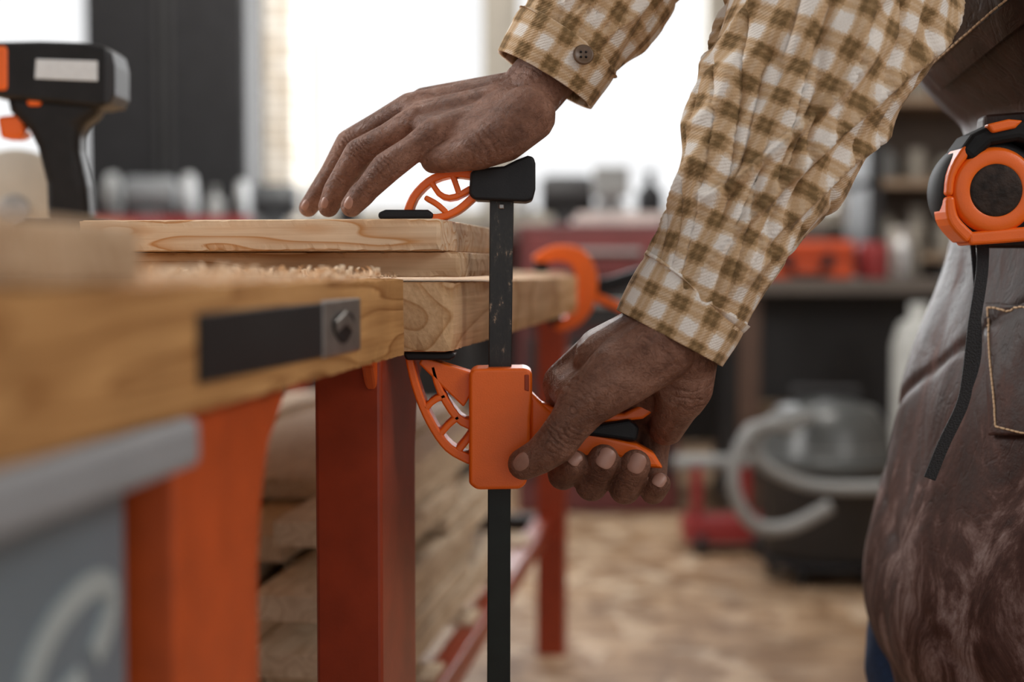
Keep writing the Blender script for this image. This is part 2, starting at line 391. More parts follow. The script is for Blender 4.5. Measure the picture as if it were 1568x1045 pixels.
boxes('doors',I,[(-1.86,-1.52,6.25,6.28,.05,2.9),(-1.51,-1.17,6.25,6.28,.05,2.9)],pmat('cabinet_door',(.024,.024,.026),.85,spec=.2),e,bevel=.006)
boxes('handles',I,[(-1.545,-1.53,6.22,6.25,1.0,2.4),(-1.50,-1.485,6.22,6.25,1.0,2.4)],M_wall,e,bevel=.003)

# window counter
e=empty('window_counter')
boxes('top',I,[(-3.2,1.2,5.4,6.1,.93,.98)],pmat('counter_top',(.10,.07,.06),.5),e,bevel=.004)
boxes('legs',I,[(x,x+.07,5.45,5.52,0,.93) for x in (-3.1,-1.6,-.2,1.1)]+[(x,x+.07,5.98,6.05,0,.93) for x in (-3.1,-1.6,-.2,1.1)],M_dark,e)
boxes('panel',I,[(-3.1,1.15,5.9,5.93,.1,.93)],M_dark,e)
def bottle(name,x,y,z,r,h,mat):
    lathe(name,[(r*.95,0),(r,.01),(r,h*.62),(r*.45,h*.78),(r*.32,h*.8),(r*.32,h*.93),(r*.4,h*.93),(r*.4,h)],(x,y,z),mat)
def grinder(x,y,z,k,m):
    e=empty('bench_grinder')
    lathe('motor',[(.06*k,-.1*k),(.075*k,-.08*k),(.075*k,.08*k),(.06*k,.1*k)],(x,y,z+.13*k),m,e,axis='X')
    for s in (-1,1):
        lathe('wheel',[(.085*k,-.015*k),(.09*k,-.01*k),(.09*k,.01*k),(.085*k,.015*k)],(x+s*.15*k,y,z+.13*k),M_hose,e,axis='X')
    boxes('stand',I,[(x-.05*k,x+.05*k,y-.05*k,y+.05*k,z+.02*k,z+.08*k),(x-.1*k,x+.1*k,y-.08*k,y+.08*k,z,z+.02*k)],m,e)
grinder(-1.43,5.66,.98,1.0,pmat('grey_cast',(.16,.17,.18),.5))
grinder(-.95,5.75,.98,.9,pmat('dark_cast',(.05,.055,.06),.5))
bottle('spray_bottle',-1.72,5.66,.98,.05,.28,M_hose)
bottle('spray_bottle',-1.19,5.72,.98,.035,.17,M_hose)
bottle('glue_bottle',-.66,5.75,.98,.045,.22,M_blk)
bottle('ink_bottle',.55,5.7,.98,.055,.23,M_blk)
grinder(.22,5.7,.98,1.05,M_dark)
boxes('parts_tray',I,[(-1.7,-1.0,5.41,5.43,.98,1.02),(-1.7,-1.0,5.49,5.51,.98,1.02),(-1.7,-1.68,5.43,5.49,.98,1.02),(-1.02,-1.0,5.43,5.49,.98,1.02),(-1.68,-1.02,5.43,5.49,.98,.985)],M_redbox,bevel=.004)
e=empty('red_tool_chest')
boxes('chest',I,[(.02,.56,4.75,5.15,.0,.97)],pmat('chest_red',(.12,.028,.028),.5),e,bevel=.01)
boxes('drawers',I,[(.05,.53,4.73,4.75,.12+i*.17,.26+i*.17) for i in range(4)],M_dark,e,bevel=.006)
boxes('drawers_upper',I,[(.05,.53,4.73,4.75,.12+i*.17,.26+i*.17) for i in (4,)],pmat('drawer_red',(.20,.045,.045),.45),e,bevel=.006)
boxes('handles',I,[(.15,.43,4.705,4.73,.19+i*.17,.205+i*.17) for i in range(5)],M_steel,e,bevel=.003)
boxes('paper_pile',I,[(.20,.50,4.78,4.84,.97,.99),(.22,.52,4.78,4.84,.99,1.01)],pmat('paper',(.75,.66,.64),.6),bevel=.002)
e=empty('bench_vise'); x0=.34
boxes('body',I,[(x0-.05,x0+.05,4.9,5.12,.97,1.05),(x0-.035,x0+.035,4.9,5.05,1.05,1.12),(x0-.06,x0+.06,4.87,4.90,1.07,1.17),(x0-.06,x0+.06,4.94,4.98,1.07,1.17)],M_hose,e,bevel=.006)
lathe('screw',[(.012,-.04),(.012,.04)],(x0,4.87,1.09),M_steel,e,axis='Y',n=16)
e=empty('dark_workbench')
boxes('top',I,[(.66,2.4,4.30,4.95,.745,.79)],pmat('bench_top_dark',(.12,.10,.085),.5),e,bevel=.004)
boxes('carcass',I,[(.70,2.36,4.55,4.92,.05,.745)],M_dark,e,bevel=.004)
boxes('legs',I,[(x,x+.06,4.34,4.40,0,.745) for x in (.70,1.5,2.3)],pmat('bench_leg_brown',(.09,.05,.034),.6),e)
boxes('shelf',I,[(.70,2.36,4.34,4.55,.18,.20)],M_dark,e)
boxes('stored_box',I,[(.78,.98,4.40,4.53,.20,.40)],pmat('cardboard',(.13,.085,.05),.8),e,bevel=.004)
boxes('stored_crate',I,[(1.25,1.45,4.38,4.53,.20,.33)],M_wall,e,bevel=.006)
e=empty('orange_tool_case')
boxes('shell',I,[(.76,1.06,4.40,4.60,.79,.845),(.76,1.06,4.40,4.60,.85,.91)],pmat('case_orange',(.60,.07,.01),.5),e,bevel=.012)
boxes('latches',I,[(.83,.86,4.385,4.40,.825,.87),(.96,.99,4.385,4.40,.825,.87)],M_blk,e)
boxes('handle',I,[(.86,.96,4.38,4.395,.80,.81),(.86,.87,4.38,4.40,.80,.835),(.95,.96,4.38,4.40,.80,.835)],M_blk,e)
lathe('paint_can',[(.048,0),(.05,.005),(.05,.11),(.045,.115)],(1.14,4.5,.79),M_redbox)
lathe('paint_can',[(.048,0),(.05,.005),(.05,.16),(.045,.165)],(1.27,4.6,.79),M_frame)
bottle('wax_bottle',1.22,4.42,.79,.03,.16,M_steel)
boxes('sander',I,[(1.34,1.50,4.4,4.52,.79,.82),(1.37,1.47,4.42,4.5,.82,.87)],M_dark,bevel=.01)
e=empty('storage_shelving')
boxes('shelves',I,[(1.3,2.6,5.2,5.55,z,z+.03) for z in (.85,1.12,1.42,1.75)],pmat('shelf_wood',(.34,.24,.16),.6),e)
boxes('uprights',I,[(x,x+.05,5.2,5.55,0,2.2) for x in (1.3,1.93,2.55)],M_dark,e)
boxes('back_panel',I,[(1.3,2.6,5.55,5.57,.1,2.2)],pmat('shelf_back',(.19,.145,.115),.7),e)
jars=empty('storage_jars')
for i in range(15):
    x=1.40+(i%5)*.115; z=(1.15,1.45,.88)[i//5]; h=.08+.1*random.random(); r=.04
    lathe('jar',[(r*.95,0),(r,.01),(r,h*.75),(r*.8,h*.8),(r*.8,h)],(x,5.36,z),random.choice([M_frame,M_hose,M_dark,M_redbox,M_frame,M_or]),jars)
boxes('plank_pile',I,[(1.37,1.92,5.22,5.5,1.78,1.81),(1.36,1.90,5.24,5.5,1.81,1.835)],M_pale,bevel=.003)
lathe('white_canister',[(.07,0),(.078,.02),(.078,.60),(.06,.66),(.03,.68),(.03,.72)],(1.19,4.15,0),pmat('white_enamel',(.50,.51,.49),.35))

# shop vacuum
e=empty('shop_vacuum'); vx,vy=.83,3.75
lathe('tank',[(.15,.06),(.165,.09),(.17,.26),(.185,.27),(.185,.30)],(vx,vy,0),M_dark,e)
lathe('lid',[(.19,.30),(.19,.325),(.175,.34),(.165,.40),(.13,.455),(.06,.48)],(vx,vy,0),pmat('vac_lid_grey',(.08,.085,.085),.3),e)
lathe('clear_band',[(.168,.345),(.172,.36),(.160,.40)],(vx,vy,0),M_hose,e)
boxes('handle',I,[(vx-.09,vx-.07,vy-.02,vy+.02,.44,.50),(vx+.07,vx+.09,vy-.02,vy+.02,.44,.50),(vx-.09,vx+.09,vy-.02,vy+.02,.495,.51)],M_dark,e,bevel=.005)
for a in range(5):
    an=a*2*math.pi/5+.3
    lathe('caster',[(.02,-.012),(.025,-.008),(.025,.008),(.02,.012)],(vx+.14*math.cos(an),vy+.14*math.sin(an),.025),M_blk,e,axis='X',n=16)
lathe('base',[(.15,.045),(.17,.05),(.17,.06),(.15,.065)],(vx,vy,0),M_blk,e)
hz=[T(1215,655,3.55),T(1150,660,3.45),T(1122,735,3.42),T(1150,800,3.42),T(1205,808,3.42),T(1272,775,3.42)]
curve('hose_front',hz,.017,M_hose,e)
hz=[T(1240,640,3.6),T(1175,650,3.5),T(1160,700,3.47),T(1220,738,3.47),T(1300,748,3.47),T(1390,738,3.5),T(1430,690,3.6)]
curve('hose_loop',hz,.016,M_hose,e)
e=empty('red_floor_jack')
boxes('base',I,[(.50,.74,4.05,4.2,.03,.10)],M_redbox,e,bevel=.01)
lathe('tube',[(.022,-.13),(.022,.13)],(.60,4.1,.26),M_hose,e,axis='X',n=20)
boxes('bracket',I,[(.52,.55,4.08,4.12,.1,.27),(.66,.69,4.08,4.12,.1,.27)],M_redbox,e,bevel=.004)
for xx in (.54,.70): lathe('wheel',[(.03,-.012),(.03,.012)],(xx,4.04,.03),M_blk,e,axis='X',n=20)

# ================================================================ WORKBENCH
wb=empty('workbench')
roughboard('front_jaw',-.85,0,0,.15,.762,.814,M_jaw,chip=.0011,step=.006,seed=3,parent=wb)
roughboard('side_beam',.042,.98,-.024,.15,.762,.811,M_jaw2,chip=.0011,step=.006,seed=9,parent=wb)
boxes('table_top',B,[(-.85,2.1,.155,.78,.762,.811),(.985,2.1,.10,.15,.765,.811)],M_jaw2,wb,bevel=.002)
boxes('jaw_slot',B,[(-.389,-.208,-.0015,.01,.774,.8024)],M_blk,wb,bevel=.001)
boxes('jaw_steel_plate',B,[(-.207,-.127,-.0015,.01,.773,.8035)],M_steel,wb,bevel=.001)
bm=bmesh.new()
ol=[]
for i in range(20):
    a=2*math.pi*i/20; ol.append((-.167+.022*math.cos(a)+.004*math.sin(a*2),.788+.009*math.sin(a)))
addprism(bm,[B(s,-.0022,z) for s,z in ol],[B(s,.004,z) for s,z in ol]); finish('plate_hole',bm,M_blk,wb)
bm=bmesh.new(); ol=[(-.185,.792),(-.165,.797),(-.148,.790),(-.150,.785),(-.165,.790),(-.183,.786)]
addprism(bm,[B(s,-.0032,z) for s,z in ol],[B(s,.0,z) for s,z in ol]); finish('plate_hook',bm,M_steel,wb,bevel=.0005)
def legprof(name,prof,t0,t1,mat):
    bm=bmesh.new(); addprism(bm,[B(s,t0,z) for s,z in prof],[B(s,t1,z) for s,z in prof]); finish(name,bm,mat,wb,bevel=.003,seg=3)
fl=lambda s0,s1:[(s0,0),(s1,0),(s1,.68),(s1+.006,.71),(s1+.018,.735),(s1+.04,.752),(s1+.05,.762),(s0,.762)]
legprof('leg_1',fl(-.387,-.282),.010,.060,M_bench_lit)
legprof('leg_2',fl(.032,.147),.024,.072,M_bench_shaded)
legprof('leg_3',[(2.03,0),(2.09,0),(2.09,.765),(2.03,.765)],.10,.16,M_bench_shaded)
legprof('leg_4',fl(-.387,-.282),.66,.71,M_bench_shaded)
legprof('leg_5',fl(.032,.147),.66,.71,M_bench_shaded)
legprof('leg_6',[(2.03,0),(2.09,0),(2.09,.765),(2.03,.765)],.66,.71,M_bench_shaded)
boxes('lower_rails',B,[(.09,2.05,.13,.165,.255,.295),(.09,2.05,.66,.70,.255,.295)],M_bench_shaded,wb,bevel=.003)
boxes('cross_rails',B,[(.07,.11,.06,.68,.26,.295),(2.04,2.08,.13,.68,.26,.295),(-.35,-.31,.05,.68,.26,.295)],M_dark,wb,bevel=.003)
boxes('shelf_slats',B,[(.2+i*.3,.28+i*.3,.14,.69,.295,.305) for i in range(6)],M_stack,wb,bevel=.002)
legprof('gusset',[(.006,.762),(.032,.762),(.032,.735),(.022,.752)],.026,.036,M_bench_lit)

# grey cabinet below the near end
gc=empty('grey_tool_cabinet')
boxes('rim',B,[(-.9,-.392,-.003,.60,.742,.7615)],M_greyl,gc,bevel=.004)
boxes('body',B,[(-.89,-.396,.026,.58,0,.742)],M_grey,gc,bevel=.006)
q=[]
for i in range(34):
    a=-1.0+5.9*i/33; q.append((-.450+.034*math.cos(a),.684+.016*math.sin(a)+.009*math.cos(a)))
bm=bmesh.new()
for i in range(33):
    (s0,z0),(s1,z1)=q[i],q[i+1]
    dx,dz=s1-s0,z1-z0; l=math.hypot(dx,dz); nx,nz=-dz/l*.006,dx/l*.005
    addprism(bm,[B(s0+nx,.0245,z0+nz),B(s1+nx,.0245,z1+nz),B(s1-nx,.0245,z1-nz),B(s0-nx,.0245,z0-nz)],
                [B(s0+nx,.027,z0+nz),B(s1+nx,.027,z1+nz),B(s1-nx,.027,z1-nz),B(s0-nx,.027,z0-nz)])
finish('painted_marking',bm,pmat('pale_paint',(.52,.60,.62),.5),gc)

# lumber pile on the lower shelf
bm=bmesh.new(); z=.306
for L in range(9):
    t=.165; th=random.uniform(.022,.036)
    while t<.60:
        w=random.uniform(.05,.12)
        if t+w>.65: break
        s0=random.uniform(.17,.85)+L*.03; ln=random.uniform(.7,1.1)
        skew=random.uniform(-.02,.02)
        addbox(bm,lambda s,tt,zz,k=skew:B(s,tt+k*s,zz),s0,min(1.95,s0+ln),t,t+w,z,z+th-.004)
        t+=w+random.uniform(.002,.03)
    z+=th
finish('lumber_stack',bm,M_stack,None,bevel=.002)

# boards being clamped
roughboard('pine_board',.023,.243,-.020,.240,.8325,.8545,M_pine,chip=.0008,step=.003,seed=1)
roughboard('pine_batten',.047,.243,-.029,.240,.8145,.8322,M_pine_shaded,chip=.0008,step=.003,seed=5)
roughboard('wood_offcut',-.53,-.435,.003,.42,.8145,.8365,M_pale,chip=.001,step=.006,seed=15)
# shavings
bm=bmesh.new()
for i in range(2400):
    s=random.uniform(-.43,.0); t=abs(random.gauss(.0,.045))+.003
    if t>.14: continue
    dens=noise.noise(Vector((s*22,t*22,0)))
    if dens<-.12: continue
    c=B(s,t,.8143+max(0,dens)*.006*random.random()); an=random.uniform(0,6.28)
    big=random.random()<.20
    R=random.uniform(.0020,.0038) if big else random.uniform(.0006,.0015); wd=random.uniform(.0015,.004) if big else random.uniform(.0008,.002); sweep=random.uniform(1.2,4.0)
    d=Vector((math.cos(an),math.sin(an),0)); e2=Vector((-d.y,d.x,0)); prev=None
    for k in range(7):
        a=sweep*k/6
        p=c+d*(R*math.sin(a))+Vector((0,0,R*(1-math.cos(a))))
        cur=(bm.verts.new(p-e2*wd/2),bm.verts.new(p+e2*wd/2))
        if prev: bm.faces.new((prev[0],prev[1],cur[1],cur[0]))
        prev=cur
finish('wood_shavings',bm,M_shav,None,recalc=False)

# ================================================================ BAR CLAMP
bc=empty('bar_clamp')
prism('bar_upper',[[(750,290),(787,290),(783,575),(748,575)]],1.017,.007,M_bar,bc,bevel=.0008)
prism('bar_lower',[[(747,740),(782,740),(781,1250),(745,1250)]],1.017,.007,M_barlo,bc,bevel=.0008)
prism('head_housing',[[(720,264),(728,258),(772,254),(792,244),(808,238),(817,240),(820,250),(820,290),(816,306),(806,309),(726,306),(718,298)]],1.004,.034,M_blk,bc,bevel=.002)
prism('bar_screw',[[(764,312),(772,312),(772,320),(764,320)]],1.015,.003,M_steel,bc,bevel=.0008)
up=[ribbon([(622,330,13),(634,300,12),(660,275,12),(692,265,12),(726,268,13)]),
    ribbon([(640,328,10),(670,333,11),(700,322,11),(726,300,12)]),
    ribbon([(650,302,8),(668,312,9),(684,326,9)],6),ribbon([(660,278,8),(674,298,9),(694,302,9),(722,288,10)],8),
    ribbon([(692,266,9),(698,282,9),(704,300,9)],6)]
prism('upper_jaw_arm',up,1.008,.024,M_or,bc,bevel=.0014)
prism('upper_pad',[[(578,326),(590,321),(655,321),(664,327),(662,336),(580,336)]],1.006,.030,M_blk,bc,bevel=.002)
prism('trigger_housing',[[(718,572),(726,565),(806,564),(815,571),(815,602),(812,640),(812,700),(806,742),(796,750),(730,751),(718,742)]],1.000,.040,M_or,bc,bevel=.004,seg=4)
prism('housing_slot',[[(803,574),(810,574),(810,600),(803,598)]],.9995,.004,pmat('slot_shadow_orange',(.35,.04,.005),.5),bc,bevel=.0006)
lo=[ribbon([(626,548,12),(636,590,13),(655,640,13),(685,685,14),(722,706,15)],18),
    ribbon([(644,552,12),(680,574,32),(724,600,56)]),
    ribbon([(662,560,10),(674,600,11),(700,640,13),(722,652,15)],10),
    ribbon([(650,628,10),(664,614,10),(684,606,10)],6),ribbon([(672,668,10),(688,650,10),(704,638,10)],6),
    ribbon([(700,692,11),(712,678,11),(722,664,11)],6)]
prism('lower_jaw_arm',lo,1.008,.024,M_or,bc,bevel=.0014)
prism('lower_pad',[[(616,540),(694,540),(698,546),(690,552),(622,552)]],1.002,.032,M_blk,bc,bevel=.002)
prism('grip',[[(810,598),(838,626),(872,652),(915,666),(975,680),(1003,696),(1017,719),(990,717),(945,702),(905,703),(860,712),(810,700)]],1.010,.024,M_or,bc,bevel=.003)
prism('trigger_pad',[[(885,656),(930,648),(965,642),(980,655),(975,678),(930,672),(895,668)]],1.008,.028,M_blk,bc,bevel=.003)
prism('release_lever',[[(812,610),(860,630),(955,634),(995,614),(1014,611),(1021,617),(985,642),(950,647),(860,648),(812,640)]],1.012,.020,M_or,bc,bevel=.003)

sc=empty('spring_clamp')
prism('jaw_frame',[ribbon([(820,402,20),(850,388,24),(885,395,30),(900,430,32),(892,470,30),(872,494,22),(848,498,18)],26)],1.93,.035,M_or,sc,bevel=.004)
prism('grip',[ribbon([(905,440,26),(935,436,24),(985,418,20)],10)],1.935,.03,M_blk,sc,bevel=.004)
prism('trigger',[ribbon([(905,452,14),(930,462,14),(965,478,12)],10)],1.935,.03,M_or,sc,bevel=.004)
prism('pads',[[(818,398),(840,398),(840,418),(818,418)],[(840,484),(862,484),(862,500),(840,500)]],1.93,.035,M_blk,sc,bevel=.003)

# ================================================================ CORDLESS DRILL
dr=empty('cordless_drill'); D=1.40
M_dgp=pmat('dark_grey_plastic',(.025,.028,.035),.55)
prism('motor_housing',[[(-30,64),(60,62),(125,64),(162,70),(172,82),(174,142),(170,158),(150,164),(10,150),(-30,142)]],D-.025,.052,M_blk,dr,bevel=.010,seg=5)
prism('rear_cap',[[(160,72),(170,78),(175,100),(175,145),(168,160),(158,160)]],D-.028,.056,M_dgp,dr,bevel=.006,seg=4)
prism('gear_case',[[(-80,70),(14,66),(14,142),(-80,138)]],D-.0265,.054,M_or,dr,bevel=.006,seg=4)
lathe('chuck',[(.02,-.05),(.024,-.045),(.026,0)],T(-82,104,D),M_steel,dr,axis='X',n=24)
prism('label',[[(55,90),(149,93),(149,124),(53,120)]],D-.0262,.002,M_white,dr,bevel=.0004)
prism('handle',[[(5,140),(162,150),(142,178),(118,196),(118,230),(130,285),(134,345),(70,345),(68,280),(54,225),(42,200),(12,170)]],D-.018,.036,M_blk,dr,bevel=.010,seg=5)
prism('trigger',[[(-6,178),(32,174),(38,205),(28,213),(0,212)]],D-.012,.026,M_or,dr,bevel=.004)
prism('direction_button',[[(40,150),(62,150),(62,162),(40,162)]],D-.0215,.04,M_or,dr,bevel=.003)
prism('battery',[[(15,345),(35,336),(160,336),(178,350),(180,420),(15,420)]],D-.03,.06,M_blk,dr,bevel=.006)
gd=empty('grinding_disc')
gcn=T(25,352,1.75)
M_abr=pmat('pale_abrasive',(.62,.60,.54),.8)
lathe('disc',[(.014,-.004),(.075,-.004),(.078,0),(.075,.004),(.014,.004)],(gcn.x,gcn.y,.812+.078),M_abr,gd,axis='Y')
lathe('hub',[(.02,-.008),(.02,.008)],(gcn.x,gcn.y,.890),M_steel,gd,axis='Y',n=24)

# ================================================================ PERSON
pe=empty('woodworker')
def J(a,b,c,rad,amp=.00045,wl=.0032):
    ax=(T(*c)-T(*a)).normalized(); return (T(*b),ax,rad,amp,wl)
# ---- right hand pressing on the board
bm=bmesh.new()
chain(bm,[(885,40,1.058,.024),(850,98,1.056,.0235),(815,138,1.052,.0235)])
hull(bm,[(T(812,132,1.062),.019),(T(812,150,1.035),.020),(T(868,78,1.065),.019),(T(858,92,1.052),.019)])
mc={'i':((778,178,1.022,.0165),(668,206,1.003,.0122)),'m':((780,160,1.032,.0165),(640,186,1.024,.0125)),
    'r':((784,146,1.044,.0155),(630,166,1.045,.0115)),'p':((790,138,1.055,.0145),(650,155,1.064,.0105))}
for a,b in (('i','m'),('m','r'),('r','p')):
    hull(bm,[(T(*mc[k][j][:3]),mc[k][j][3]*.80) for k in (a,b) for j in (0,1)])
for k in mc: chain(bm,[(812,140,1.048,.018),mc[k][0],mc[k][1]])
hull(bm,[(T(790,185,1.03),.018),(T(700,214,1.02),.012),(T(700,196,1.05),.012),(T(790,160,1.055),.016)])
chain(bm,[(668,206,1.003,.0128),(630,230,.999,.0100),(592,257,.998,.0112),(562,290,1.0,.0088),(553,299,1.001,.0092),(538,316,1.003,.0078)])
chain(bm,[(640,186,1.024,.0128),(594,210,1.026,.0100),(550,235,1.03,.0110),(522,277,1.033,.0088),(514,292,1.034,.0091),(503,317,1.036,.0077)])
chain(bm,[(630,166,1.045,.0120),(582,190,1.05,.0096),(535,220,1.058,.0106),(505,270,1.062,.0086),(494,288,1.063,.0087),(472,318,1.066,.0072)])
chain(bm,[(650,155,1.064,.0105),(612,176,1.075,.009),(580,205,1.088,.0092),(560,250,1.096,.008),(540,318,1.10,.0072)])
chain(bm,[(806,176,1.006,.021),(772,206,.992,.0190),(730,228,.988,.0150),(696,238,.990,.0118),(664,246,.997,.0092)])
hull(bm,[(T(790,190,1.004),.020),(T(728,222,.994),.014),(T(676,216,1.005),.011),(T(780,170,1.02),.018)])
chain(bm,[(800,130,1.036,.006),(720,148,1.026,.0050),(640,168,1.024,.0062)])
chain(bm,[(800,122,1.045,.006),(720,134,1.040,.0045),(636,152,1.042,.0060)])
chain(bm,[(790,150,1.020,.006),(730,168,1.010,.0048),(664,192,1.000,.0060)])
wr=[J((628,232,.999),(592,252,.990),(562,290,1.0),.014,.0012),J((594,210,1.026),(548,230,1.02),(522,277,1.033),.014,.0012),J((582,190,1.05),(532,218,1.05),(505,272,1.06),.013,.0012),
    J((592,258,.998),(562,286,.993),(540,315,1.0),.010,.0009,.0026),J((550,236,1.03),(520,276,1.025),(503,315,1.036),.010,.0009,.0026),
    J((806,176,1.0),(740,222,.975),(690,240,.99),.018,.0010,.005),J((860,90,1.05),(812,132,1.03),(760,160,1.03),.024,.0010,.006)]
rh=remesh('right_hand',bm,M_skin,pe,.0009,8,wr)

# ---- left hand on the trigger
bm=bmesh.new()
chain(bm,[(1100,415,.990,.026),(1062,462,.987,.027),(1028,512,.985,.028)])
hull(bm,[(T(1020,505,.975),.024),(T(1040,530,1.0),.026),(T(1072,470,.985),.024),(T(1078,482,.995),.024)])
chain(bm,[(1010,530,.974,.026),(950,572,.968,.0240),(896,616,.970,.0185),(874,648,.971,.0152),(852,678,.974,.0150),(828,698,.979,.0128),(802,711,.984,.0114)])
chain(bm,[(1010,515,1.0,.027),(930,545,1.012,.0225),(868,590,1.022,.0180)])
hull(bm,[(T(1010,530,.98),.025),(T(884,606,.982),.016),(T(870,588,1.018),.0165),(T(1010,522,1.01),.026)])
hull(bm,[(T(1005,520,.985),.026),(T(925,556,.985),.0215),(T(925,545,1.012),.0215)])
hull(bm,[(T(1020,530,1.005),.026),(T(1040,600,1.02),.022),(T(1000,640,1.055),.014),(T(920,590,1.058),.014),(T(880,595,1.045),.014)])
chain(bm,[(1040,540,.995,.028),(1046,592,.998,.0215),(1036,620,1.008,.0165),(1020,655,1.030,.0135)])
chain(bm,[(870,592,1.035,.0155),(854,660,1.058,.0120),(860,714,1.040,.0114),(862,728,1.012,.0110),(880,711,.996,.0102)])
chain(bm,[(915,592,1.058,.014),(906,670,1.064,.012),(904,728,1.042,.0122),(906,743,1.010,.0120),(924,705,.992,.0114)])
chain(bm,[(962,610,1.058,.014),(956,690,1.062,.012),(954,736,1.042,.0118),(957,749,1.010,.0116),(973,712,.992,.0110)])
chain(bm,[(1008,632,1.050,.013),(1002,700,1.055,.0105),(1000,744,1.036,.0098),(1000,754,1.012,.0092),(1009,742,.998,.0086)])
chain(bm,[(1020,500,.962,.007),(960,548,.950,.0062),(900,598,.957,.0060)])
wr=[J((896,616,.97),(858,668,.960),(828,698,.979),.019,.0011,.0038),J((930,555,.98),(884,600,.960),(874,648,.971),.020,.0009,.006),
    J((906,760,1.01),(914,732,.990),(925,704,.99),.011,.0009,.0030),J((956,765,1.01),(964,738,.990),(973,712,.99),.011,.0009,.0030),
    J((1060,470,.97),(1030,530,.955),(980,570,.96),.026,.0011,.008),J((1060,560,.97),(1052,600,.985),(1030,640,1.0),.024,.0013,.007),
    J((930,545,1.0),(862,575,1.01),(850,620,1.03),.020,.0010,.005)]
lh=remesh('left_hand',bm,M_skin,pe,.0009,8,wr)

def nail(tree,u,v,ang,w,l):
    o=Vector((0,0,ZC)); d=(T(u,v,1.0)-o).normalized()
    loc,nor,_,_=tree.ray_cast(o,d)
    if loc is None: return
    f=Vector((math.cos(ang),0,-math.sin(ang))); f=(f-nor*f.dot(nor)).normalized(); s=nor.cross(f)
    bm=bmesh.new(); bmesh.ops.create_uvsphere(bm,u_segments=24,v_segments=12,radius=1)
    for vv in bm.verts:
        c=vv.co.copy()
        x=math.copysign(abs(c.x)**.75,c.x); y=math.copysign(abs(c.y)**.75,c.y)
        vv.co=loc+f*(x*l/2)+s*(y*w/2)+nor*(c.z*.0008+.0001-(y*y)*w*.19-(x*x)*l*.04)
    finish('fingernail',bm,M_nail,pe,smooth=True)
dg=bpy.context.evaluated_depsgraph_get()
tl=BVHTree.FromObject(lh,dg); tr=BVHTree.FromObject(rh,dg)
nail(tl,797,706,math.radians(155),.0125,.0150)
nail(tl,928,702,math.radians(-62),.0130,.0150)
nail(tl,975,710,math.radians(-65),.0125,.0145)
nail(tl,1010,735,math.radians(-60),.0095,.011)
nail(tl,880,702,math.radians(-50),.0105,.011)
nail(tr,533,310,math.radians(128),.0075,.009)
nail(tr,496,310,math.radians(118),.0070,.0085)
nail(tr,467,314,math.radians(125),.0065,.008)

# ---- sleeves
def tube(name,path,n,k,amp,seed,mat,m=120,fold=1.0,v0=0.0,flat=.0,thick=.0016,u0=0):
    q=cr(path,n); C=[T(a[0],a[1],a[2]) for a in q]; H=[a[3]*a[2]/F for a in q]
    bm=bmesh.new(); uvl=bm.loops.layers.uv.new('UVMap'); rows=[]; sl=v0
    for i in range(n):
        a=C[max(0,i-1)]; b=C[min(n-1,i+1)]; t=(b-a).normalized()
        if i: sl+=(C[i]-C[i-1]).length
        ny=Vector((0,1,0)); Nn=t.cross(ny).normalized(); Mn=Nn.cross(t).normalized()
        if Mn.y<0: Mn=-Mn
        amps=amp(i/(n-1)) if callable(amp) else amp
        row=[]
        for j in range(m+1):
            th=-math.pi+2*math.pi*j/m
            sx,cx=math.sin(th),math.cos(th)
            f1=noise.noise(Vector((sx*.9+seed,cx*.9,sl*14+1.6*sx))); f1=max(0,1-abs(f1)*2.8)**2
            f2=noise.noise(Vector((sx*1.0+seed*3,cx*1.0+4,sl*9)))
            f3=noise.noise(Vector((sx*2.2+seed,cx*2.2+9,sl*26+sx*4)))
            f4=noise.noise(Vector((sx*1.4+seed,cx*1.4+2,sl*19-sx*4))); f4=max(0,1-abs(f4)*5)**2
            edge=.5+.5*abs(cx)
            dd=amps*((.9*f1*fold-.55*f4*fold+.42*f3)*edge+1.2*f2)
            r=H[i]+dd-.3*amps
            row.append((bm.verts.new(C[i]+Nn*(r*sx)-Mn*(r*k*cx)),th*H[i]+u0,sl))
        rows.append(row)
    for i in range(n-1):
        for j in range(m):
            vs=[rows[i][j],rows[i][j+1],rows[i+1][j+1],rows[i+1][j]]
            f=bm.faces.new([x[0] for x in vs])
            for l,x in zip(f.loops,vs): l[uvl].uv=(x[1],x[2])
    o=finish(name,bm,mat,pe,smooth=True)
    md=o.modifiers.new('s','SOLIDIFY'); md.thickness=thick; md.offset=-1
    md.use_rim=True
    return o
lp=[(1053,474,.985,89),(1068,442,.985,90),(1090,396,.985,98),(1118,340,.987,110),(1150,280,.99,120),(1196,190,.995,129),(1248,88,1.0,149),(1286,0,1.01,162),(1330,-150,1.02,142),(1385,-350,1.04,138),(1440,-500,1.08,150),(1500,-560,1.13,120)]
tube('left_sleeve',lp,340,.84,lambda x:.0008+.0092*min(1,max(0,(x-.05)*3.0)),3.3,M_plaid,m=190,fold=1.4)
tube('left_cuff',[(1026,519,.985,93),(1038,497,.985,95),(1050,476,.985,96),(1062,452,.985,95),(1066,446,.985,91)],50,.85,.0012,8.1,M_plaid,m=120,fold=.5,v0=.011,thick=.003,u0=.004)
rp=[(862,76,1.05,83),(885,42,1.05,88),(912,0,1.052,100),(960,-80,1.06,104),(1030,-190,1.08,108),(1095,-290,1.12,116),(1190,-380,1.17,120),(1320,-470,1.24,128),(1440,-530,1.28,130),(1500,-540,1.28,110)]
tube('right_sleeve',rp,220,.86,lambda x:.0008+.0055*min(1,max(0,x-.01)*6),12.7,M_plaid,m=140,fold=1.3,u0=.01)
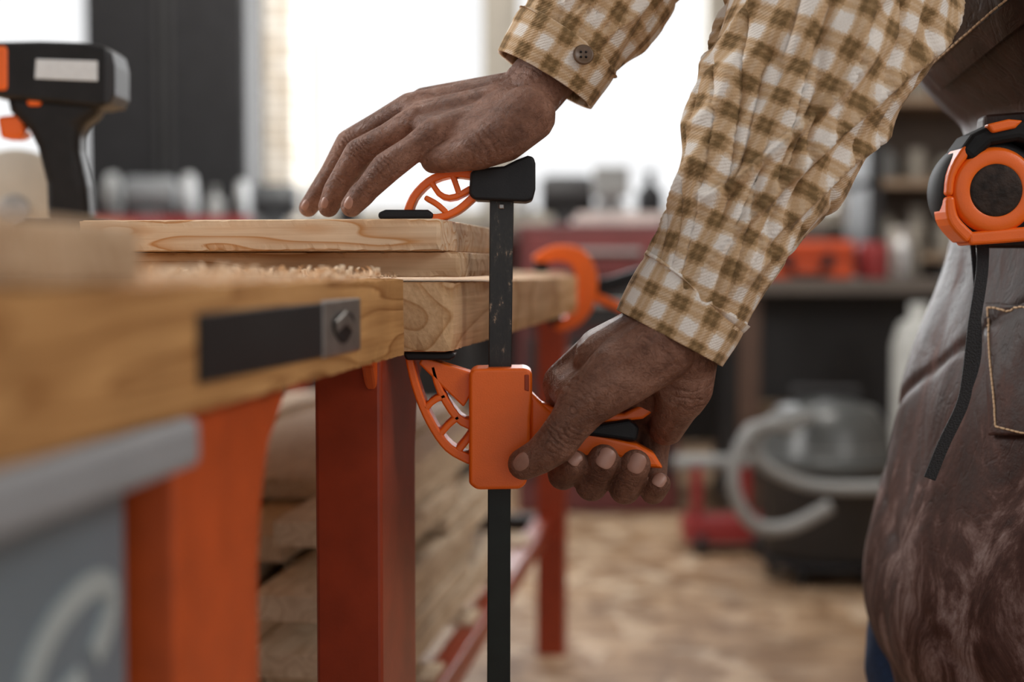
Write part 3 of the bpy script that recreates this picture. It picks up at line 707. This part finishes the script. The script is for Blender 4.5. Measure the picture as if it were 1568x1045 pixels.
tube('right_cuff',[(834,122,1.05,84),(846,102,1.05,86),(860,80,1.05,88),(868,66,1.05,88),(872,60,1.05,84)],50,.88,.0012,5.2,M_plaid,m=120,fold=.5,v0=.006,thick=.003,u0=.014)

# ---- torso, apron
prof=[(1.40,.42,.50),(1.37,.38,.56),(1.31,.355,.60),(1.233,.342,.61),(1.152,.326,.61),(1.076,.3165,.605),(1.043,.322,.60),(1.011,.333,.60),(.984,.351,.60),(.962,.373,.60),(.944,.390,.60),(.913,.391,.60),
      (.881,.384,.605),(.837,.377,.61),(.805,.369,.615),(.761,.354,.62),(.718,.341,.62),(.664,.331,.62),(.610,.3176,.61),(.566,.307,.60),(.528,.305,.60),(.496,.313,.60),(.470,.328,.60),(.42,.337,.60),(.36,.342,.60)]
def hy(z): 
    if z>1.34: return .10+ (1.40-z)*1.6
    if z>1.1: return .205
    if z>.9: return .17+.035*(z-.9)/.2
    return .17+.03*min(1,(.9-z)/.3)
def loft(name,off,a0,a1,z0,z1,mat,amp,seed,thick,closed=False,drop=0):
    pr=sorted(prof,key=lambda p:p[0]); n=240; m=200
    bm=bmesh.new(); uvl=bm.loops.layers.uv.new('UVMap'); rows=[]
    sm=cr(pr,600)
    for i in range(n):
        z=z0+(z1-z0)*i/(n-1)
        k=min(range(len(sm)-1),key=lambda q:abs(sm[q][0]-z)); k=max(0,min(k,len(sm)-2))
        if sm[k][0]>z and k>0: k-=1
        dz=(sm[k+1][0]-sm[k][0]) or 1; w=max(0,min(1,(z-sm[k][0])/dz))
        xf=sm[k][1]*(1-w)+sm[k+1][1]*w; xb=sm[k][2]*(1-w)+sm[k+1][2]*w
        cxx=(xf+xb)/2; hx=(xb-xf)/2+off; h=hy(z)+off
        row=[]
        for j in range(m+1):
            th=math.radians(a0+(a1-a0)*j/m)
            c,s=math.cos(th),math.sin(th)
            pw=.86
            cx_=math.copysign(abs(c)**pw,c); sy_=math.copysign(abs(s)**pw,s)
            nz=noise.noise(Vector((c*2.0+seed,s*2.0,z*4)))+.5*noise.noise(Vector((c*4+seed,s*4,z*9+c*3)))+.18*noise.noise(Vector((c*10+seed,s*10,z*22+c*6)))
            cl=z-(.735+.10*s); nz-=.8*math.exp(-(cl/.006)**2)*max(0,c); cl=z-(.60-.12*s); nz-=.6*math.exp(-(cl/.008)**2)*max(0,c)
            rr=1+amp*nz/.15
            row.append((bm.verts.new((cxx-hx*cx_*rr,1.18-h*sy_*rr,z)),th*.18,z))
        rows.append(row)
    for i in range(n-1):
        for j in range(m):
            vs=[rows[i][j],rows[i][j+1],rows[i+1][j+1],rows[i+1][j]]
            f=bm.faces.new([x[0] for x in vs])
            for l,x in zip(f.loops,vs): l[uvl].uv=(x[1],x[2])
    if closed:
        bm.faces.new([x[0] for x in rows[-1][:-1]])
    o=finish(name,bm,mat,pe,smooth=True)
    md=o.modifiers.new('s','SOLIDIFY'); md.thickness=thick; md.offset=-1
    return o
loft('shirt_torso',-.014,-180,180,.80,1.40,M_plaid,.002,1.1,.002,closed=True)
ap=loft('leather_apron',0,-125,125,.38,1.22,M_leather,.0054,4.4,.003)
dg=bpy.context.evaluated_depsgraph_get(); ta=BVHTree.FromObject(ap,dg)
def snap(tree,u,v):
    o=Vector((0,0,ZC)); d=(T(u,v,1.0)-o).normalized(); l,nn,_,_=tree.ray_cast(o,d)
    if l is not None and nn.dot(d)>0: nn=-nn
    return l,nn
def stitch(path,step=5.5,r=.0006):
    bm=bmesh.new()
    for (a,b) in zip(path[:-1],path[1:]):
        L=math.hypot(b[0]-a[0],b[1]-a[1]); k=max(1,int(L/step))
        for i in range(k):
            t0=(i+.15)/k; t1=(i+.75)/k
            p,n0=snap(ta,a[0]+(b[0]-a[0])*t0,a[1]+(b[1]-a[1])*t0); q,n1=snap(ta,a[0]+(b[0]-a[0])*t1,a[1]+(b[1]-a[1])*t1)
            if p is None or q is None or (p-q).length>.02: continue
            hull(bm,[(p+n0*.0050,r),(q+n1*.0050,r)])
    if len(bm.verts): finish('stitching',bm,M_thread,pe,smooth=True)
    else: bm.free()
def patch(name,cut,mat,off=.0035,nu=24,nv=40):
    bm=bmesh.new(); g={}
    for i in range(nu):
        for j in range(nv):
            u,v=cut(i/(nu-1),j/(nv-1))
            p,n=snap(ta,u,v)
            if p is None: continue
            g[i,j]=bm.verts.new(p+n*off)
    for i in range(nu-1):
        for j in range(nv-1):
            k=[(i,j),(i+1,j),(i+1,j+1),(i,j+1)]
            if all(x in g for x in k): bm.faces.new([g[x] for x in k])
    o=finish(name,bm,mat,pe,smooth=True); md=o.modifiers.new('s','SOLIDIFY'); md.thickness=.002; md.offset=0
patch('apron_pocket',lambda a,b:(1512+a*128+b*8,466+b*202),M_leather)
stitch([(1640,478),(1520,474),(1524,560),(1532,655),(1568,664),(1640,672)],6.5,.0008)
patch('apron_bib_facing',lambda a,b:(1418+b*150+a*26, 104-b*118+a*30),M_leather)
stitch([(1430,96),(1470,62),(1510,28),(1556,-10)],7.5,.0008)
# ---- jeans and boots
bm=bmesh.new()
V=Vector
chainw(bm,[(V((.49,1.25,.70)),.110),(V((.44,1.27,.60)),.105),(V((.412,1.28,.46)),.090),(V((.47,1.30,.12)),.062)])
chainw(bm,[(V((.50,1.09,.70)),.105),(V((.47,1.08,.60)),.095),(V((.47,1.07,.46)),.080),(V((.52,1.06,.12)),.062)])
hull(bm,[(V((.49,1.25,.74)),.10),(V((.49,1.10,.74)),.10)])
remesh('jeans',bm,M_jeans,pe,.006,4)
bm=bmesh.new()
for x,y in ((.47,1.30),(.52,1.06)):
    hull(bm,[(V((x,y,.16)),.052),(V((x+.03,y,.035)),.035),(V((x-.05,y,.05)),.045)])
    hull(bm,[(V((x+.03,y,.035)),.035),(V((x-.15,y-.01,.035)),.034),(V((x-.08,y,.055)),.045)])
remesh('boots',bm,M_dark,pe,.005,3)
# ---- neck and head (above the frame)
bm=bmesh.new()
hull(bm,[(V((.46,1.18,1.36)),.065),(V((.40,1.18,1.50)),.055)])
hull(bm,[(V((.40,1.18,1.60)),(.090,.073,.085)),(V((.36,1.18,1.55)),(.06,.055,.06)),(V((.335,1.18,1.49)),(.028,.028,.02))])
hull(bm,[(V((.298,1.18,1.56)),.007),(V((.285,1.18,1.53)),.010),(V((.30,1.18,1.525)),.014)])
for sy in (-1,1): hull(bm,[(V((.405,1.18+sy*.073,1.57)),(.014,.008,.022)),(V((.40,1.18+sy*.073,1.545)),(.008,.006,.010))])
hull(bm,[(V((.298,1.165,1.503)),.007),(V((.298,1.195,1.503)),.007)])
remesh('head',bm,M_skin,pe,.0025,3)
bm=bmesh.new(); hull(bm,[(V((.415,1.18,1.625)),(.090,.078,.075)),(V((.44,1.18,1.57)),(.065,.072,.06))]); remesh('hair',bm,M_hair,pe,.004,2)
for sy in (-1,1):
    bm=bmesh.new(); hull(bm,[(V((.311,1.18+sy*.03,1.565)),(.008,.012,.008))]); finish('eye',bm,M_white,pe,smooth=True)

# cuff button placed on cuff surface
bt=T(893,85,1.004)
cf=bpy.data.objects['right_cuff']; tcf=BVHTree.FromObject(cf,dg); l,nn=snap(tcf,893,85)
ts=BVHTree.FromObject(bpy.data.objects['right_sleeve'],dg); l2,n2=snap(ts,893,85)
if l is None or (l2 is not None and l2.y<l.y): l=l2
if l is not None: bt=l+Vector((0,-.0012,.0002))
nrm=Vector((.10,-1,.18)).normalized(); q=nrm.to_track_quat('Z','Y').to_matrix().to_4x4()
bm=bmesh.new(); bprof=[(.0001,.0012),(.0042,.0014),(.0058,.0024),(.0068,.0024),(.0074,.0012),(.0072,0),(.0001,0)]
rings=[[bm.verts.new((r*math.cos(a*math.pi/16),r*math.sin(a*math.pi/16),h)) for a in range(32)] for r,h in bprof]
for a,b in zip(rings[:-1],rings[1:]):
    for i in range(32): bm.faces.new((a[i],a[(i+1)%32],b[(i+1)%32],b[i]))
bmesh.ops.transform(bm,matrix=Matrix.Translation(bt)@q,verts=bm.verts)
finish('cuff_button',bm,M_button,pe,smooth=True)
bm=bmesh.new()
for sx in (-1,1):
    for sy in (-1,1):
        g=bmesh.ops.create_uvsphere(bm,u_segments=10,v_segments=6,radius=.0009)
        bmesh.ops.translate(bm,vec=(sx*.0018,sy*.0018,.0014),verts=g['verts'])
bmesh.ops.transform(bm,matrix=Matrix.Translation(bt)@q,verts=bm.verts)
finish('button_holes',bm,M_blk,pe,smooth=True)

# ================================================================ TAPE MEASURE on the belt
tm=empty('tape_measure'); c=T(1522,292,1.025); R=.036
M_tapec=pmat('tape_centre',(.028,.017,.013),.6,var=.6,vs=140,bump=.6,bs=200,spec=.25)
M_rub=pmat('tape_rubber',(.009,.009,.010),.65,var=.3,vs=60,spec=.25)
lathe('case',[(R*.9,.0),(R*1.02,.004),(R*1.06,.012),(R*1.06,.034),(R*.98,.040)],c,M_rub,tm,axis='Y',n=56)
lathe('orange_ring',[(R*.48,-.002),(R*.52,-.0055),(R*.80,-.0050),(R*.88,.001),(R*.88,.006)],c,M_or,tm,axis='Y',n=56)
lathe('centre_disc',[(.001,-.0058),(R*.46,-.0058),(R*.54,-.0050),(R*.54,.002)],c,M_tapec,tm,axis='Y',n=56)
prism('orange_foot',[ribbon([(1456,300,13),(1461,336,18),(1488,366,20)],10),ribbon([(1484,366,20),(1530,362,22),(1600,356,22)],8),ribbon([(1455,300,11),(1461,262,12),(1490,222,17),(1530,202,14)],12)],1.020,.032,M_or,tm,bevel=.003)
prism('rubber_cap',[[(1470,232),(1490,205),(1530,186),(1600,178),(1600,225),(1560,215),(1520,222),(1490,250)]],1.019,.042,M_rub,tm,bevel=.005)
prism('orange_cap',[[(1512,190),(1545,182),(1568,184),(1556,196),(1520,204)]],1.016,.01,M_or,tm,bevel=.002)
prism('blade_case_front',[[(1600,180),(1640,190),(1640,355),(1600,366)]],1.022,.04,M_rub,tm,bevel=.004)
prism('belt_clip',[[(1508,175),(1600,168),(1600,380),(1500,380)]],1.062,.02,M_leather,tm,bevel=.004)
def strap(name,pts,w,mat,parent):
    q=cr([tuple(p) for p in pts],60); bm=bmesh.new(); rows=[]
    for i,p in enumerate(q):
        a=Vector(q[max(0,i-1)]); b=Vector(q[min(59,i+1)]); t=(b-a).normalized(); s=t.cross(Vector((0,1,0))).normalized()
        p=Vector(p); rows.append([bm.verts.new(p+s*w/2*k+Vector((0,o,0))) for k,o in ((-1,0),(1,0),(1,.0022),(-1,.0022))])
    for a,b in zip(rows[:-1],rows[1:]):
        for i in range(4): bm.faces.new((a[i],a[(i+1)%4],b[(i+1)%4],b[i]))
    bm.faces.new(rows[0]); bm.faces.new(rows[-1][::-1])
    return finish(name,bm,mat,parent,bevel=.0004)
strap('wrist_strap',[T(1506,372,1.04),T(1504,420,1.035),T(1492,500,1.03),T(1484,570,1.03),T(1474,620,1.03),T(1446,680,1.03),T(1424,734,1.03)],.0088,M_web,tm)
strap('strap_thin',[T(1490,372,1.045),T(1496,450,1.04),T(1500,540,1.04),T(1484,600,1.035),T(1470,625,1.034)],.0035,M_web,tm)

# ================================================================ LIGHT
# overcast sky, brighter on the window side of the building (north) than behind the photographer
w=bpy.data.worlds.new('sky'); S.world=w; w.use_nodes=True; nt=w.node_tree
bg=nt.nodes['Background']; bg.inputs['Color'].default_value=(.985,.99,1.0,1)
tc=N(nt,'ShaderNodeTexCoord'); sp=N(nt,'ShaderNodeSeparateXYZ'); nt.links.new(tc.outputs['Generated'],sp.inputs[0])
mr=N(nt,'ShaderNodeMapRange'); mr.inputs['From Min'].default_value=-.2; mr.inputs['From Max'].default_value=.7
mr.inputs['To Min'].default_value=.70; mr.inputs['To Max'].default_value=1.05
nt.links.new(sp.outputs['Y'],mr.inputs['Value']); nt.links.new(mr.outputs[0],bg.inputs['Strength'])
def area(name,loc,target,sx,sy,power,col=(1,1,1)):
    l=bpy.data.lights.new(name,'AREA'); l.shape='RECTANGLE'; l.size=sx; l.size_y=sy; l.energy=power; l.color=col
    o=bpy.data.objects.new(name,l); S.collection.objects.link(o); o.location=loc
    o.rotation_euler=(Vector(target)-Vector(loc)).to_track_quat('-Z','Y').to_euler(); return o
area('daylight_back_windows',(-.4,7.7,2.0),(-.4,1,2.0),6.6,3.0,560,(.97,.985,1))
area('daylight_left',(-2.6,1.9,2.4),(0,1,.85),1.6,1.4,82,(1,.985,.96))
area('daylight_right',(2.5,-.3,2.3),(.1,1.1,.7),1.4,1.2,32,(1,.985,.96))
area('pillar_fill',(-.6,4.6,3.1),(-1.1,6.7,1.6),.8,.8,85,(1,.96,.9))  # added fill to brighten the brick pillar, no fixture here
area('floor_fill',(.7,2.9,3.2),(.7,3.0,0),1.0,.6,38,(1,.96,.9))  # added overhead fill for the floor, no fixture modelled
